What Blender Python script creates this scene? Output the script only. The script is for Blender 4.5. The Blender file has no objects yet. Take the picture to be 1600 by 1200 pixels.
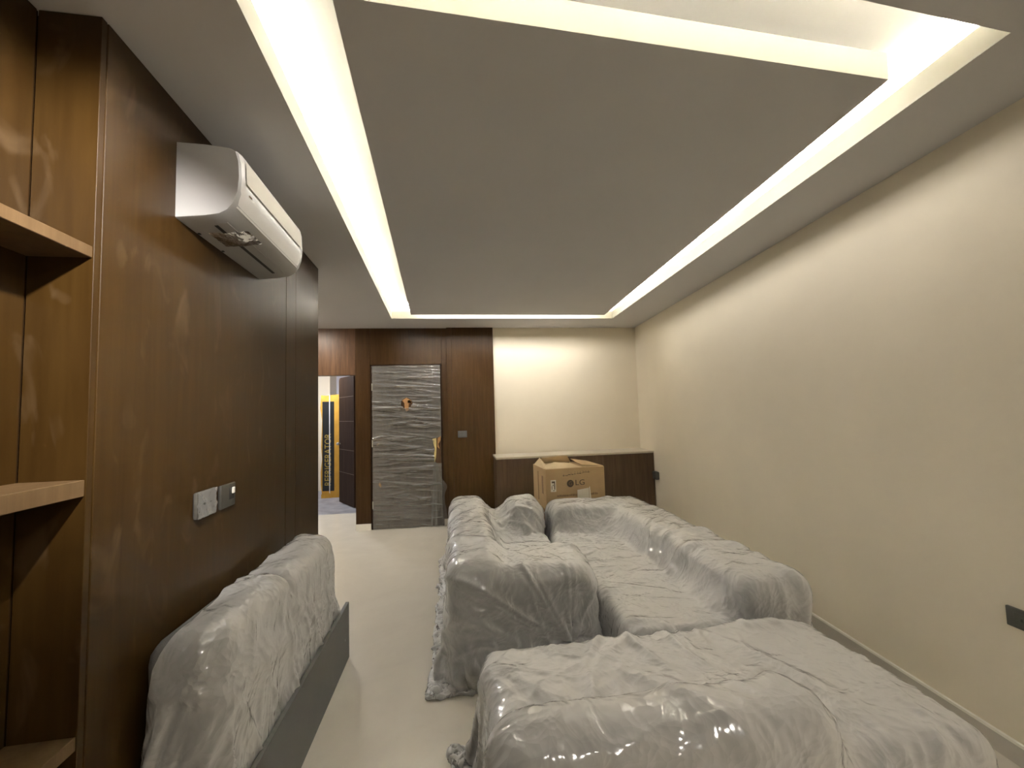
import bpy, bmesh, math, random
import numpy as np
from mathutils import Vector, Matrix

random.seed(7)
S = bpy.context.scene
COL = S.collection

# ------------------------------------------------------------------ camera, world, exposure
YAW, PITCH, ROLL, CAMZ, FPX = 0.1362, 0.0637, -0.0293, 1.547, 660.0
def cam_axes():
    cy, sy, cp, sp = math.cos(YAW), math.sin(YAW), math.cos(PITCH), math.sin(PITCH)
    F = Vector((sy*cp, cy*cp, sp)); R = Vector((cy, -sy, 0)); U = R.cross(F)
    c, s = math.cos(ROLL), math.sin(ROLL)
    return R*c + U*s, -R*s + U*c, F
cR, cU, cF = cam_axes()
cam_d = bpy.data.cameras.new('camera'); cam_d.sensor_width = 36.0; cam_d.lens = FPX*36.0/1600.0
cam_d.clip_start = 0.02; cam_d.clip_end = 60
cam = bpy.data.objects.new('camera', cam_d); COL.objects.link(cam)
M = Matrix((cR, cU, -cF)).transposed().to_4x4(); M.translation = (0, 0, CAMZ)
cam.matrix_world = M
S.camera = cam

W = bpy.data.worlds.new('world'); S.world = W; W.use_nodes = True
W.node_tree.nodes['Background'].inputs[0].default_value = (0.5, 0.5, 0.55, 1)
W.node_tree.nodes['Background'].inputs[1].default_value = 0.02

S.view_settings.view_transform = 'Standard'; S.view_settings.look = 'None'
S.view_settings.gamma = 1.0; S.view_settings.use_curve_mapping = False
S.view_settings.exposure = 2.0
PANEL_BOUNCE = 0.5      # watts per metre of the added bounce lights on the floating panel
LED_LIP = 410.0        # emission strength of the tapes behind the lip
LED_COL = (1.0, 0.965, 0.92)

H = 2.75

# ------------------------------------------------------------------ materials
def newmat(name):
    m = bpy.data.materials.new(name); m.use_nodes = True
    return m, m.node_tree.nodes, m.node_tree.links, m.node_tree.nodes['Principled BSDF']
def N(nodes, t, **kw):
    n = nodes.new(t)
    for k, v in kw.items():
        if k in n.inputs: n.inputs[k].default_value = v
        else: setattr(n, k, v)
    return n
def plain(name, col, rough=0.5, metal=0.0, spec=0.5, var=0.06, scale=6.0, bump=0.0, bscale=60.0):
    m, nd, lk, b = newmat(name)
    tc = N(nd, 'ShaderNodeTexCoord')
    no = N(nd, 'ShaderNodeTexNoise', Scale=scale, Detail=4.0); lk.new(tc.outputs['Object'], no.inputs['Vector'])
    cr = N(nd, 'ShaderNodeValToRGB'); lk.new(no.outputs['Fac'], cr.inputs['Fac'])
    cr.color_ramp.elements[0].position = 0.3; cr.color_ramp.elements[1].position = 0.7
    cr.color_ramp.elements[0].color = tuple(c*(1-var) for c in col)+(1,)
    cr.color_ramp.elements[1].color = tuple(min(1, c*(1+var)) for c in col)+(1,)
    lk.new(cr.outputs['Color'], b.inputs['Base Color'])
    b.inputs['Roughness'].default_value = rough; b.inputs['Metallic'].default_value = metal
    b.inputs['Specular IOR Level'].default_value = spec
    if bump:
        n2 = N(nd, 'ShaderNodeTexNoise', Scale=bscale, Detail=3.0); lk.new(tc.outputs['Object'], n2.inputs['Vector'])
        bp = N(nd, 'ShaderNodeBump', Strength=bump, Distance=0.01); lk.new(n2.outputs['Fac'], bp.inputs['Height'])
        lk.new(bp.outputs['Normal'], b.inputs['Normal'])
    return m
def wood(name, dark, light, rough=0.38, smear=0.25):
    m, nd, lk, b = newmat(name)
    tc = N(nd, 'ShaderNodeTexCoord')
    mp = N(nd, 'ShaderNodeMapping'); mp.inputs['Scale'].default_value = (14, 14, 0.9)
    lk.new(tc.outputs['Object'], mp.inputs['Vector'])
    n1 = N(nd, 'ShaderNodeTexNoise', Scale=2.2, Detail=6.0, Roughness=0.62, Distortion=0.5); lk.new(mp.outputs[0], n1.inputs['Vector'])
    cr = N(nd, 'ShaderNodeValToRGB'); lk.new(n1.outputs['Fac'], cr.inputs['Fac'])
    cr.color_ramp.elements[0].position = 0.3; cr.color_ramp.elements[0].color = dark+(1,)
    cr.color_ramp.elements[1].position = 0.72; cr.color_ramp.elements[1].color = light+(1,)
    # dust smears left by the fitters
    mp2 = N(nd, 'ShaderNodeMapping'); mp2.inputs['Scale'].default_value = (3, 3, 1.3)
    lk.new(tc.outputs['Object'], mp2.inputs['Vector'])
    n2 = N(nd, 'ShaderNodeTexNoise', Scale=2.6, Detail=3.0, Roughness=0.5, Distortion=1.2); lk.new(mp2.outputs[0], n2.inputs['Vector'])
    c2 = N(nd, 'ShaderNodeValToRGB'); lk.new(n2.outputs['Fac'], c2.inputs['Fac'])
    c2.color_ramp.elements[0].position = 0.6; c2.color_ramp.elements[0].color = (0, 0, 0, 1)
    c2.color_ramp.elements[1].position = 0.78; c2.color_ramp.elements[1].color = (smear, smear, smear, 1)
    mx = N(nd, 'ShaderNodeMixRGB'); lk.new(c2.outputs['Color'], mx.inputs['Fac'])
    lk.new(cr.outputs['Color'], mx.inputs[1]); mx.inputs[2].default_value = (0.17, 0.115, 0.065, 1)
    lk.new(mx.outputs[0], b.inputs['Base Color'])
    b.inputs['Roughness'].default_value = rough
    b.inputs['Specular IOR Level'].default_value = 0.2
    return m
def plastic(name, dens=0.5, tint=(0.88, 0.86, 0.82), rough=0.2, scale=9.0, bump=0.3, edge=0.9):
    m, nd, lk, b = newmat(name)
    tc = N(nd, 'ShaderNodeTexCoord')
    nw = N(nd, 'ShaderNodeTexNoise', Scale=scale*0.35, Detail=2.0); lk.new(tc.outputs['Object'], nw.inputs['Vector'])
    wv = N(nd, 'ShaderNodeVectorMath', operation='MULTIPLY_ADD'); lk.new(nw.outputs['Color'], wv.inputs[0]); wv.inputs[1].default_value = (0.25, 0.25, 0.25); lk.new(tc.outputs['Object'], wv.inputs[2])
    vo = N(nd, 'ShaderNodeTexVoronoi', Scale=scale, feature='F1'); lk.new(wv.outputs[0], vo.inputs['Vector'])
    v2 = N(nd, 'ShaderNodeTexVoronoi', Scale=scale*3.1, feature='F1'); lk.new(wv.outputs[0], v2.inputs['Vector'])
    ad = N(nd, 'ShaderNodeMath', operation='MULTIPLY_ADD'); lk.new(v2.outputs['Distance'], ad.inputs[0]); ad.inputs[1].default_value = 0.35; lk.new(vo.outputs['Distance'], ad.inputs[2])
    n4 = N(nd, 'ShaderNodeTexNoise', Scale=2.2, Detail=2.0); lk.new(tc.outputs['Object'], n4.inputs['Vector'])
    st = N(nd, 'ShaderNodeMapRange'); lk.new(n4.outputs['Fac'], st.inputs[0]); st.inputs[1].default_value = 0.35; st.inputs[2].default_value = 0.65
    st.inputs[3].default_value = bump*0.5; st.inputs[4].default_value = bump
    bp = N(nd, 'ShaderNodeBump', Distance=0.02); lk.new(st.outputs[0], bp.inputs['Strength']); lk.new(ad.outputs[0], bp.inputs['Height'])
    lk.new(bp.outputs['Normal'], b.inputs['Normal'])
    b.inputs['Base Color'].default_value = tint+(1,)
    b.inputs['Roughness'].default_value = rough
    b.inputs['Specular IOR Level'].default_value = 0.6
    tl = N(nd, 'ShaderNodeBsdfTranslucent'); tl.inputs[0].default_value = tint+(1,)
    m0 = N(nd, 'ShaderNodeMixShader'); m0.inputs[0].default_value = 0.2; lk.new(b.outputs[0], m0.inputs[1]); lk.new(tl.outputs[0], m0.inputs[2])
    tr = N(nd, 'ShaderNodeBsdfTransparent'); tr.inputs[0].default_value = (0.97, 0.96, 0.94, 1)
    # milky film: the longer the path through it, the whiter it gets
    lw = N(nd, 'ShaderNodeLayerWeight', Blend=0.5); lk.new(bp.outputs['Normal'], lw.inputs['Normal'])
    de = N(nd, 'ShaderNodeMath', operation='MULTIPLY_ADD', use_clamp=True); lk.new(lw.outputs['Facing'], de.inputs[0]); de.inputs[1].default_value = edge; de.inputs[2].default_value = dens
    mx = N(nd, 'ShaderNodeMixShader'); lk.new(de.outputs[0], mx.inputs[0]); lk.new(tr.outputs[0], mx.inputs[1]); lk.new(m0.outputs[0], mx.inputs[2])
    gl = N(nd, 'ShaderNodeBsdfGlossy', Roughness=0.12); lk.new(bp.outputs['Normal'], gl.inputs['Normal'])
    fr = N(nd, 'ShaderNodeFresnel', IOR=1.8); lk.new(bp.outputs['Normal'], fr.inputs['Normal'])
    m3 = N(nd, 'ShaderNodeMixShader'); lk.new(fr.outputs[0], m3.inputs[0]); lk.new(mx.outputs[0], m3.inputs[1]); lk.new(gl.outputs[0], m3.inputs[2])
    lk.new(m3.outputs[0], nd['Material Output'].inputs['Surface'])
    return m
def emit(name, col, strength):
    m, nd, lk, b = newmat(name)
    e = N(nd, 'ShaderNodeEmission'); e.inputs[0].default_value = col+(1,); e.inputs[1].default_value = strength
    lk.new(e.outputs[0], nd['Material Output'].inputs['Surface'])
    return m

MAT = dict(
    wall=plain('wall_paint_cream', (0.83, 0.755, 0.60), 0.62, var=0.02, scale=2.5, bump=0.03, bscale=90),
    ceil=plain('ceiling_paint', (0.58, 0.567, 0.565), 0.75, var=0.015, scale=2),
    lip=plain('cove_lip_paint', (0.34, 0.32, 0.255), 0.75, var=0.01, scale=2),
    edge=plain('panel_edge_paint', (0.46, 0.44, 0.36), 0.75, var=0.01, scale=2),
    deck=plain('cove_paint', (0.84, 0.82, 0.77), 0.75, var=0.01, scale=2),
    hallwall=plain('hall_paint', (0.72, 0.73, 0.80), 0.7, var=0.02),
    base=plain('baseboard_tile', (0.55, 0.51, 0.45), 0.3, var=0.05),
    baseedge=plain('baseboard_edge', (0.9, 0.87, 0.78), 0.35, var=0.02),
    wood_l=wood('walnut_panel', (0.028, 0.0130, 0.0024), (0.041, 0.0205, 0.0044)),
    wood_b=wood('walnut_panel_dark', (0.034, 0.0150, 0.0036), (0.060, 0.029, 0.0085), smear=0.05),
    wood_h=wood('walnut_header_lit', (0.066, 0.033, 0.016), (0.13, 0.069, 0.037), smear=0.1),  # lighter tone puts the corridor light on the header into the wood colour
    wood_d=wood('walnut_door_leaf', (0.065, 0.033, 0.016), (0.125, 0.070, 0.037), smear=0.05),
    wood_c=wood('walnut_low_unit', (0.052, 0.030, 0.017), (0.085, 0.052, 0.031), smear=0.03),
    wood_s=wood('walnut_shelf', (0.085, 0.05, 0.022), (0.13, 0.08, 0.038), smear=0.12),
    gap=plain('dark_joint', (0.02, 0.011, 0.005), 0.9, spec=0.0),
    stone=plain('stone_top', (0.56, 0.50, 0.41), 0.3, var=0.1, scale=9),
    fabric=plain('grey_sofa_fabric', (0.21, 0.205, 0.20), 0.9, var=0.08, scale=40, bump=0.2, bscale=300),
    board=plain('dark_grey_board', (0.085, 0.083, 0.075), 0.55, var=0.05),
    acw=plain('ac_white', (0.74, 0.72, 0.69), 0.28, var=0.01),
    acs=plain('ac_shell_shaded', (0.38, 0.37, 0.36), 0.42, var=0.01),  # white shell darkened in colour to stand for its shaded sides
    black=plain('black_plastic', (0.015, 0.015, 0.015), 0.5),
    greyplate=plain('grey_switch_plate', (0.05, 0.046, 0.038), 0.4),
    filmplate=plain('film_covered_plate', (0.085, 0.079, 0.067), 0.35, var=0.2, scale=40),
    blueplate=plain('blue_grey_plate', (0.085, 0.093, 0.098), 0.4),
    darkplate=plain('anthracite_socket', (0.055, 0.055, 0.045), 0.45),
    whitebtn=plain('white_button', (0.75, 0.72, 0.65), 0.35),
    carton=plain('brown_cardboard', (0.36, 0.24, 0.12), 0.85, var=0.06, scale=8),
    carton_in=plain('cardboard_inside', (0.52, 0.40, 0.25), 0.85, var=0.08, scale=10),
    ink=plain('carton_ink', (0.07, 0.05, 0.03), 0.8),
    ink2=plain('carton_ink_pale', (0.19, 0.115, 0.055), 0.8),
    paper=plain('white_paper', (0.66, 0.62, 0.53), 0.7, var=0.03),
    yellow=plain('yellow_carton', (0.58, 0.31, 0.035), 0.7, var=0.12, scale=7),
    fridgeblk=plain('black_print', (0.018, 0.020, 0.020), 0.4),
    letter=plain('carton_letter', (0.42, 0.30, 0.06), 0.7),
    strap=plain('white_strap', (0.8, 0.8, 0.78), 0.4),
    doordark=wood('dark_door_veneer', (0.022, 0.012, 0.007), (0.045, 0.026, 0.016), rough=0.6, smear=0.02),
    groove=plain('door_groove', (0.10, 0.07, 0.05), 0.6),
    metal=plain('brushed_metal', (0.6, 0.57, 0.5), 0.35, metal=1.0),
    torn=plain('torn_brown_tape', (0.42, 0.22, 0.08), 0.7, var=0.2, scale=60),
    foam=plain('yellow_foam', (0.62, 0.48, 0.20), 0.8, var=0.1, scale=30),
    mat_grey=plain('grey_dusty_marble', (0.25, 0.25, 0.27), 0.4, var=0.3, scale=6),
    led2=emit('led_warm_white_lip', (1.0, 0.985, 0.955), LED_LIP),
    led3=emit('led_warm_white_near', (1.0, 0.985, 0.955), LED_LIP*0.7),
    wrap=plastic('clear_plastic_wrap', 0.40, tint=(0.945, 0.94, 0.935), rough=0.3, bump=0.6, scale=11.0),
    wrap_door=plastic('door_stretch_film', 0.17, scale=9.0, rough=0.25, bump=0.15, edge=0.6),
    film=plastic('thin_film', 0.08, scale=20.0, rough=0.15, edge=0.5, bump=0.12),
)
def floor_material():
    m, nd, lk, b = newmat('polished_cream_tile')
    tc = N(nd, 'ShaderNodeTexCoord')
    n1 = N(nd, 'ShaderNodeTexNoise', Scale=1.7, Detail=7.0, Roughness=0.62, Distortion=1.5); lk.new(tc.outputs['Object'], n1.inputs['Vector'])
    cr = N(nd, 'ShaderNodeValToRGB'); lk.new(n1.outputs['Fac'], cr.inputs['Fac'])
    cr.color_ramp.elements[0].position = 0.3; cr.color_ramp.elements[0].color = (0.62, 0.58, 0.50, 1)
    cr.color_ramp.elements[1].position = 0.7; cr.color_ramp.elements[1].color = (0.67, 0.63, 0.545, 1)
    lk.new(cr.outputs[0], b.inputs['Base Color'])
    n2 = N(nd, 'ShaderNodeTexNoise', Scale=5.0, Detail=5.0, Roughness=0.6); lk.new(tc.outputs['Object'], n2.inputs['Vector'])
    mr = N(nd, 'ShaderNodeMapRange'); lk.new(n2.outputs['Fac'], mr.inputs[0]); mr.inputs[1].default_value = .35; mr.inputs[2].default_value = .7
    mr.inputs[3].default_value = 0.16; mr.inputs[4].default_value = 0.26
    lk.new(mr.outputs[0], b.inputs['Roughness'])
    return m
MAT['floor'] = floor_material()
MAT['doordark'].node_tree.nodes['Principled BSDF'].inputs['Specular IOR Level'].default_value = 0.06

# ------------------------------------------------------------------ helpers
def meta(o, label=None, cat=None, group=None, kind=None):
    if label: o['label'] = label
    if cat: o['category'] = cat
    if group: o['group'] = group
    if kind: o['kind'] = kind
    return o
def thing(name, loc, label, cat, group=None, rz=0.0):
    o = bpy.data.objects.new(name, None); COL.objects.link(o)
    o.empty_display_size = 0.1; o.location = loc; o.rotation_euler = (0, 0, rz)
    bpy.context.view_layer.update()
    return meta(o, label, cat, group)
def link_bm(name, bm, mat, parent=None, smooth=None):
    """bm is in world coordinates; the mesh is stored relative to its parent"""
    me = bpy.data.meshes.new(name)
    if parent is not None:
        bm.transform(pw(parent).inverted())
    bmesh.ops.recalc_face_normals(bm, faces=bm.faces[:])
    bm.to_mesh(me); bm.free()
    me.materials.append(MAT[mat] if isinstance(mat, str) else mat)
    if smooth is not None:
        for p in me.polygons: p.use_smooth = True
        me.set_sharp_from_angle(angle=math.radians(smooth))
    o = bpy.data.objects.new(name, me); COL.objects.link(o)
    if parent is not None: o.parent = parent
    return o
def pw(o):
    m = Matrix.LocRotScale(o.location, o.rotation_euler, o.scale)
    return pw(o.parent) @ m if o.parent else m
def bm_box(lo, hi, bevel=0.0, seg=2, T=None, bm=None):
    b2 = bmesh.new()
    bmesh.ops.create_cube(b2, size=1)
    for v in b2.verts:
        v.co = Vector((lo[i] + (v.co[i]+0.5)*(hi[i]-lo[i]) for i in range(3)))
    if bevel: bmesh.ops.bevel(b2, geom=b2.edges[:], offset=bevel, segments=seg, profile=0.5, affect='EDGES', clamp_overlap=True)
    if T is not None: b2.transform(T)
    if bm is None: return b2
    me = bpy.data.meshes.new('tmp'); b2.to_mesh(me); b2.free(); bm.from_mesh(me); bpy.data.meshes.remove(me)
    return bm
def box(name, lo, hi, mat, parent=None, bevel=0.0, seg=2, T=None):
    return link_bm(name, bm_box(lo, hi, bevel, seg, T), mat, parent, smooth=40 if bevel else None)
def bm_prism(pts, axis_vec, T=None):
    """pts: 3-D polygon, extruded along axis_vec"""
    bm = bmesh.new()
    a = [bm.verts.new(p) for p in pts]; b = [bm.verts.new(Vector(p)+Vector(axis_vec)) for p in pts]
    bm.faces.new(a); bm.faces.new(b[::-1])
    n = len(pts)
    for i in range(n): bm.faces.new((a[i], b[i], b[(i+1) % n], a[(i+1) % n]))
    if T is not None: bm.transform(T)
    return bm
def bm_quads(quads):
    bm = bmesh.new()
    for q in quads: bm.faces.new([bm.verts.new(p) for p in q])
    bmesh.ops.remove_doubles(bm, verts=bm.verts[:], dist=1e-5)
    return bm

# left wall frame: local x = out of the wall into the room, y = along the wall, z up
TL = Matrix.Translation((-1.0619+3*0.0309, 0, 0)) @ Matrix.Rotation(math.atan(0.0309), 4, 'Z')
TR = Matrix.Translation((2.452-3*0.0899, 0, 0)) @ Matrix.Rotation(-math.atan(0.0899), 4, 'Z')   # right wall: local -x = into the room
def XR(y): return 2.452+0.0899*(y-3)
YB = 6.02

# ------------------------------------------------------------------ structure
fl = box('floor', (-4.2, -2.0, -0.08), (3.2, 7.12, 0.0), 'floor'); meta(fl, 'polished cream tile floor of the room', kind='structure')
f2 = box('floor', (-4.2, 7.12, -0.08), (0.2, 10.0, 0.0), 'mat_grey'); meta(f2, 'dusty grey marble floor beyond the hall doorway', kind='structure')

def line_x(x0, a): return lambda y: x0+a*(y-3)
def corner(x0, a, y0, b):
    # X = x0+a*(Y-3), Y = y0+b*X
    x = (x0+a*(y0-3))/(1-a*b); return Vector((x, y0+b*x, 0))
def quad(off, kind):
    if kind == 'o': L, R_, n_, f_ = (-.6687, -.04), (1.9743, .0641), (.944, .0765), (5.3923, -.0067)
    else: L, R_, n_, f_ = (-.4073, -.0449), (1.7747, .0763), (1.211, .0572), (5.1851, -.0017)
    return [corner(L[0]-off, L[1], n_[0]-off, n_[1]), corner(R_[0]+off, R_[1], n_[0]-off, n_[1]),
            corner(R_[0]+off, R_[1], f_[0]+off, f_[1]), corner(L[0]-off, L[1], f_[0]+off, f_[1])]
def atz(p, z): return Vector((p[0], p[1], z))
def ring(qa, za, qb, zb):
    return [[atz(qa[i], za), atz(qa[(i+1) % 4], za), atz(qb[(i+1) % 4], zb), atz(qb[i], zb)] for i in range(4)]
LIP, DECK, TRO = 0.10, 0.20, 0.12
outer = [Vector((-4.2, -2.0, 0)), Vector((3.2, -2.0, 0)), Vector((3.2, 6.3, 0)), Vector((-4.2, 6.3, 0))]
q0, q1, q2 = quad(0, 'o'), quad(0.015, 'o'), quad(TRO, 'o')
ce = link_bm('ceiling', bm_quads(ring(outer, H, q0, H)), 'ceil'); meta(ce, 'matte off white ceiling around the recessed light cove', kind='structure')
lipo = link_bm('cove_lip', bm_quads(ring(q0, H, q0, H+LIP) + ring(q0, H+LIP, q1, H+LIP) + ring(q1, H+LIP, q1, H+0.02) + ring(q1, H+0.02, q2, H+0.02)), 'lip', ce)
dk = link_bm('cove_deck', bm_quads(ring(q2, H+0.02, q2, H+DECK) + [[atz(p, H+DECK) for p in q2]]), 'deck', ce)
p0, pin = quad(0, 'i'), quad(-0.16, 'i')
pq = bm_quads([[atz(p, H) for p in p0]] + [[atz(p, H+0.105) for p in p0]])
pan = link_bm('floating_panel', pq, 'ceil', ce)
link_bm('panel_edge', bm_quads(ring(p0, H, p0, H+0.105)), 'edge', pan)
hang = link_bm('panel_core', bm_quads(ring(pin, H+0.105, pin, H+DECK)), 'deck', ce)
# led tapes behind the lip (shining up); added panel-side lights stand for bounced light
def strip_frame(a, b, z):
    d = (b-a).normalized(); n = Vector((-d.y, d.x, 0)); mid = (a+b)/2
    return d, n, (b-a).length, mid, Matrix.Translation((mid.x, mid.y, z)) @ Matrix(((d.x, n.x, 0, 0), (d.y, n.y, 0, 0), (0, 0, 1, 0), (0, 0, 0, 1)))
def lip_strip(a, b, z, label, mat='led2'):
    d, n, L, mid, T = strip_frame(a, b, z)
    t = thing('led_strip', (mid.x, mid.y, z), label, 'light strip', 'cove light strips')
    link_bm('led_tape', bm_box((-L/2, -0.006, 0.004), (L/2, 0.006, 0.010), T=T), mat, t)
    link_bm('carrier', bm_box((-L/2-0.01, -0.009, 0), (L/2+0.01, 0.009, 0.004), T=T), 'strap', t)
def panel_bounce(a, b, z, label, gain=1.0):
    # added profile imitating light bounced off the panel's side, thrown outwards and down (a,b run so that -n points out)
    d, n, L, mid, T = strip_frame(a, b, z)
    t = thing('bounce_profile', (mid.x, mid.y, z), label, 'light strip', 'added bounce profiles')
    link_bm('carrier', bm_box((-L/2-0.01, 0.0, -0.030), (L/2+0.01, 0.006, 0.030), T=T), 'strap', t)
    ld = bpy.data.lights.new('bounce_light', 'AREA'); ld.shape = 'RECTANGLE'; ld.size = L; ld.size_y = 0.06
    ld.energy = PANEL_BOUNCE*gain*L; ld.color = LED_COL; ld.spread = math.radians(150)
    lo = bpy.data.objects.new('bounce_light', ld); COL.objects.link(lo)
    out = -n; aim = (out*math.cos(math.radians(30))-Vector((0, 0, 1))*math.sin(math.radians(30))).normalized()
    up = d.cross(-aim) if False else (-aim).cross(d)
    R3 = Matrix((d, up, -aim)).transposed().to_4x4(); R3.translation = Vector((mid.x, mid.y, z))+out*0.022
    lo.matrix_world = R3
sideN = ['near end', 'cream wall side', 'door wall end', 'air conditioner side']
pl_ = quad(0.008, 'i'); ql_ = quad(0.06, 'o')
for i in range(4):
    a, b = atz(pl_[i], 0), atz(pl_[(i+1) % 4], 0); e = (b-a).normalized()*0.12
    if i: panel_bounce(a+e, b-e, H+0.062, 'added warm white profile imitating bounced light on the floating panel side, '+sideN[i], 4.0 if i == 2 else 1.0)
    a, b = atz(ql_[i], 0), atz(ql_[(i+1) % 4], 0); e = (b-a).normalized()*0.15
    lip_strip(a+e, b-e, H+0.02, 'warm white light tape hidden behind the cove lip, '+sideN[i], 'led2' if i else 'led3')

# right wall, rear wall behind the photographer, white back wall
wr = link_bm('wall_right', bm_box((0, -2.0, -0.05), (0.15, 6.5, H+0.3), T=TR), 'wall'); meta(wr, 'plain cream painted long wall', kind='structure')
wf = box('wall_front', (-4.2, -2.15, -0.05), (3.2, -2.0, H+0.3), 'wall'); meta(wf, kind='structure')
wb = box('wall_back', (0.55, YB, -0.05), (3.1, YB+0.15, H+0.3), 'wall'); meta(wb, 'cream painted back wall above the low walnut unit', kind='structure')
bb = link_bm('baseboard_right', bm_box((-0.012, -2.0, 0), (0, 5.45, 0.082), T=TR), 'base'); meta(bb, 'grey beige tile baseboard of the cream wall', kind='structure')
link_bm('lit_top_edge', bm_box((-0.013, -2.0, 0.082), (0, 5.45, 0.094), T=TR), 'baseedge', bb)  # pale strip paints the lit top of the baseboard

# left panelled wall
wl = link_bm('wall_left', bm_box((-0.20, 1.352, -0.05), (-0.022, 3.55, H+0.02), T=TL), 'gap'); meta(wl, 'walnut veneer panelled wall behind the air conditioner', kind='structure')
for (y0, y1) in ((1.353, 2.838), (2.843, 3.020), (3.022, 3.556)):
    link_bm('wood_panel', bm_box((-0.022, y0, 0.0), (0.0, y1, H-0.001), 0.0015, 1, T=TL), 'wood_l', wl)
link_bm('end_panel', bm_box((-0.20, 3.551, 0.0), (-0.0225, 3.556, H-0.001), T=TL), 'wood_l', wl)
# shelving niche in the left wall
ni = thing('shelf_niche', (TL @ Vector((-0.08, 0.3, 0)))[:], 'tall open walnut shelving niche built into the panelled wall', 'shelving')
link_bm('back_panel', bm_box((-0.19, -1.9, 0.0), (-0.165, 1.3265, H-0.002), T=TL), 'wood_l', ni)
link_bm('joint', bm_box((-0.172, 1.3265, 0.0), (-0.168, 1.334, H-0.002), T=TL), 'gap', ni)
link_bm('side_panel', bm_box((-0.162, 1.328, 0.0), (-0.001, 1.349, H-0.002), 0.001, 1, T=TL), 'wood_l', ni)
for (z0, z1) in ((2.017, 2.050), (1.347, 1.392), (0.682, 0.718), (0.05, 0.085)):
    link_bm('shelf', bm_box((-0.164, -1.9, z0), (-0.004, 1.3275, z1), 0.0015, 1, T=TL), 'wood_s', ni)
wn = link_bm('wall_left', bm_box((-0.35, -2.0, -0.05), (-0.195, 1.352, H+0.02), T=TL), 'wall'); meta(wn, 'masonry behind the shelving niche', kind='structure')

# corridor on the left behind the panelled wall
cs = box('wall_hall', (-4.2, 3.40, -0.05), (-1.30, 3.54, H+0.02), 'wall'); meta(cs, kind='structure')
cw = box('wall_hall', (-4.35, 3.4, -0.05), (-4.2, 10.0, H+0.02), 'hallwall'); meta(cw, kind='structure')
# door wall
dw = box('wall_back', (-1.345, YB+0.03, 0.0), (0.56, YB+0.14, H), 'gap'); meta(dw, 'dark walnut veneer back wall around the wrapped door', kind='structure')
DX0, DX1, DH = -1.117, -0.200, 2.217
box('wood_panel', (-1.345, YB, 0.085), (DX0-0.030, YB+0.03, H-0.001), 'wood_b', dw, 0.0015, 1)
box('wood_panel', (DX0-0.028, YB, DH+0.022), (DX1+0.028, YB+0.03, H-0.001), 'wood_b', dw, 0.0015, 1)
box('wood_panel', (DX1+0.030, YB, 0.085), (-0.100, YB+0.03, H-0.001), 'wood_b', dw, 0.0015, 1)
box('wood_panel', (-0.100, YB-0.045, 0.0), (-0.030, YB+0.03, H-0.001), 'wood_b', dw, 0.0015, 1)
box('wood_panel', (-0.028, YB-0.045, 0.0), (0.560, YB+0.03, H-0.001), 'wood_b', dw, 0.0015, 1)
b2 = box('baseboard_back', (-1.345, YB-0.006, 0.0), (DX0-0.030, YB+0.03, 0.085), 'baseedge'); meta(b2, 'pale tile baseboard left of the wrapped door', kind='structure')
b3 = box('baseboard_back', (DX1+0.030, YB-0.006, 0.0), (-0.101, YB+0.03, 0.085), 'baseedge'); meta(b3, 'pale tile baseboard right of the wrapped door', kind='structure')
hd = box('wall_header', (-4.2, YB+0.005, 2.105), (-1.347, YB+0.14, H), 'wood_h'); meta(hd, 'reddish walnut header above the hall doorway', kind='structure')
jl = box('wall_hall', (-4.2, YB+0.005, 0.0), (-2.35, YB+0.14, 2.105), 'wood_h'); meta(jl, kind='structure')
jr = box('wall_hall', (-1.345, YB+0.14, 0.0), (-1.20, 7.40, H), 'wall'); meta(jr, kind='structure')
hc = box('ceiling', (-4.2, 6.3, H), (0.2, 10.0, H+0.1), 'ceil'); meta(hc, 'ceiling of the hall beyond the doorway', kind='structure')
hb = box('wall_hall', (-4.2, 9.9, 0), (0.2, 10.05, H), 'hallwall'); meta(hb, kind='structure')
hr = box('wall_hall', (-1.62, 7.40, 0), (-1.345, 10.0, H), 'hallwall'); meta(hr, kind='structure')
pil = box('wall_hall', (-2.90, 9.4, 0), (-2.62, 9.9, H), 'wall'); meta(pil, 'pale pillar behind the tall yellow carton', kind='structure')

# lamps of the corridor and the hall beyond, plus added fill lights
def ceiling_lamp(x, y, power, col, label, r=0.11):
    t = thing('ceiling_lamp', (x, y, H), label, 'ceiling lamp')
    bm = bmesh.new(); bmesh.ops.create_cone(bm, cap_ends=True, segments=32, radius1=r, radius2=r+0.012, depth=0.02)
    bm.transform(Matrix.Translation((x, y, H-0.0105))); link_bm('rim', bm, 'acw', t, 40)
    bm = bmesh.new(); bmesh.ops.create_cone(bm, cap_ends=True, segments=32, radius1=r-0.015, radius2=r-0.015, depth=0.004)
    bm.transform(Matrix.Translation((x, y, H-0.0235))); link_bm('diffuser', bm, emit('lamp_diffuser', col, power), t)
ceiling_lamp(-1.95, 5.35, 92, (1.0, 0.93, 0.82), 'round flush ceiling lamp in the side corridor')
ceiling_lamp(0.9, -1.0, 17, (1.0, 0.94, 0.85), 'round fill lamp added out of view over the shelving end of the room', 0.22)  # added fill lamp behind the camera, brightens niche and lower walls
ceiling_lamp(-2.6, 7.9, 160, (0.95, 0.96, 1.0), 'round flush ceiling lamp in the hall behind the doorway')

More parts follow.
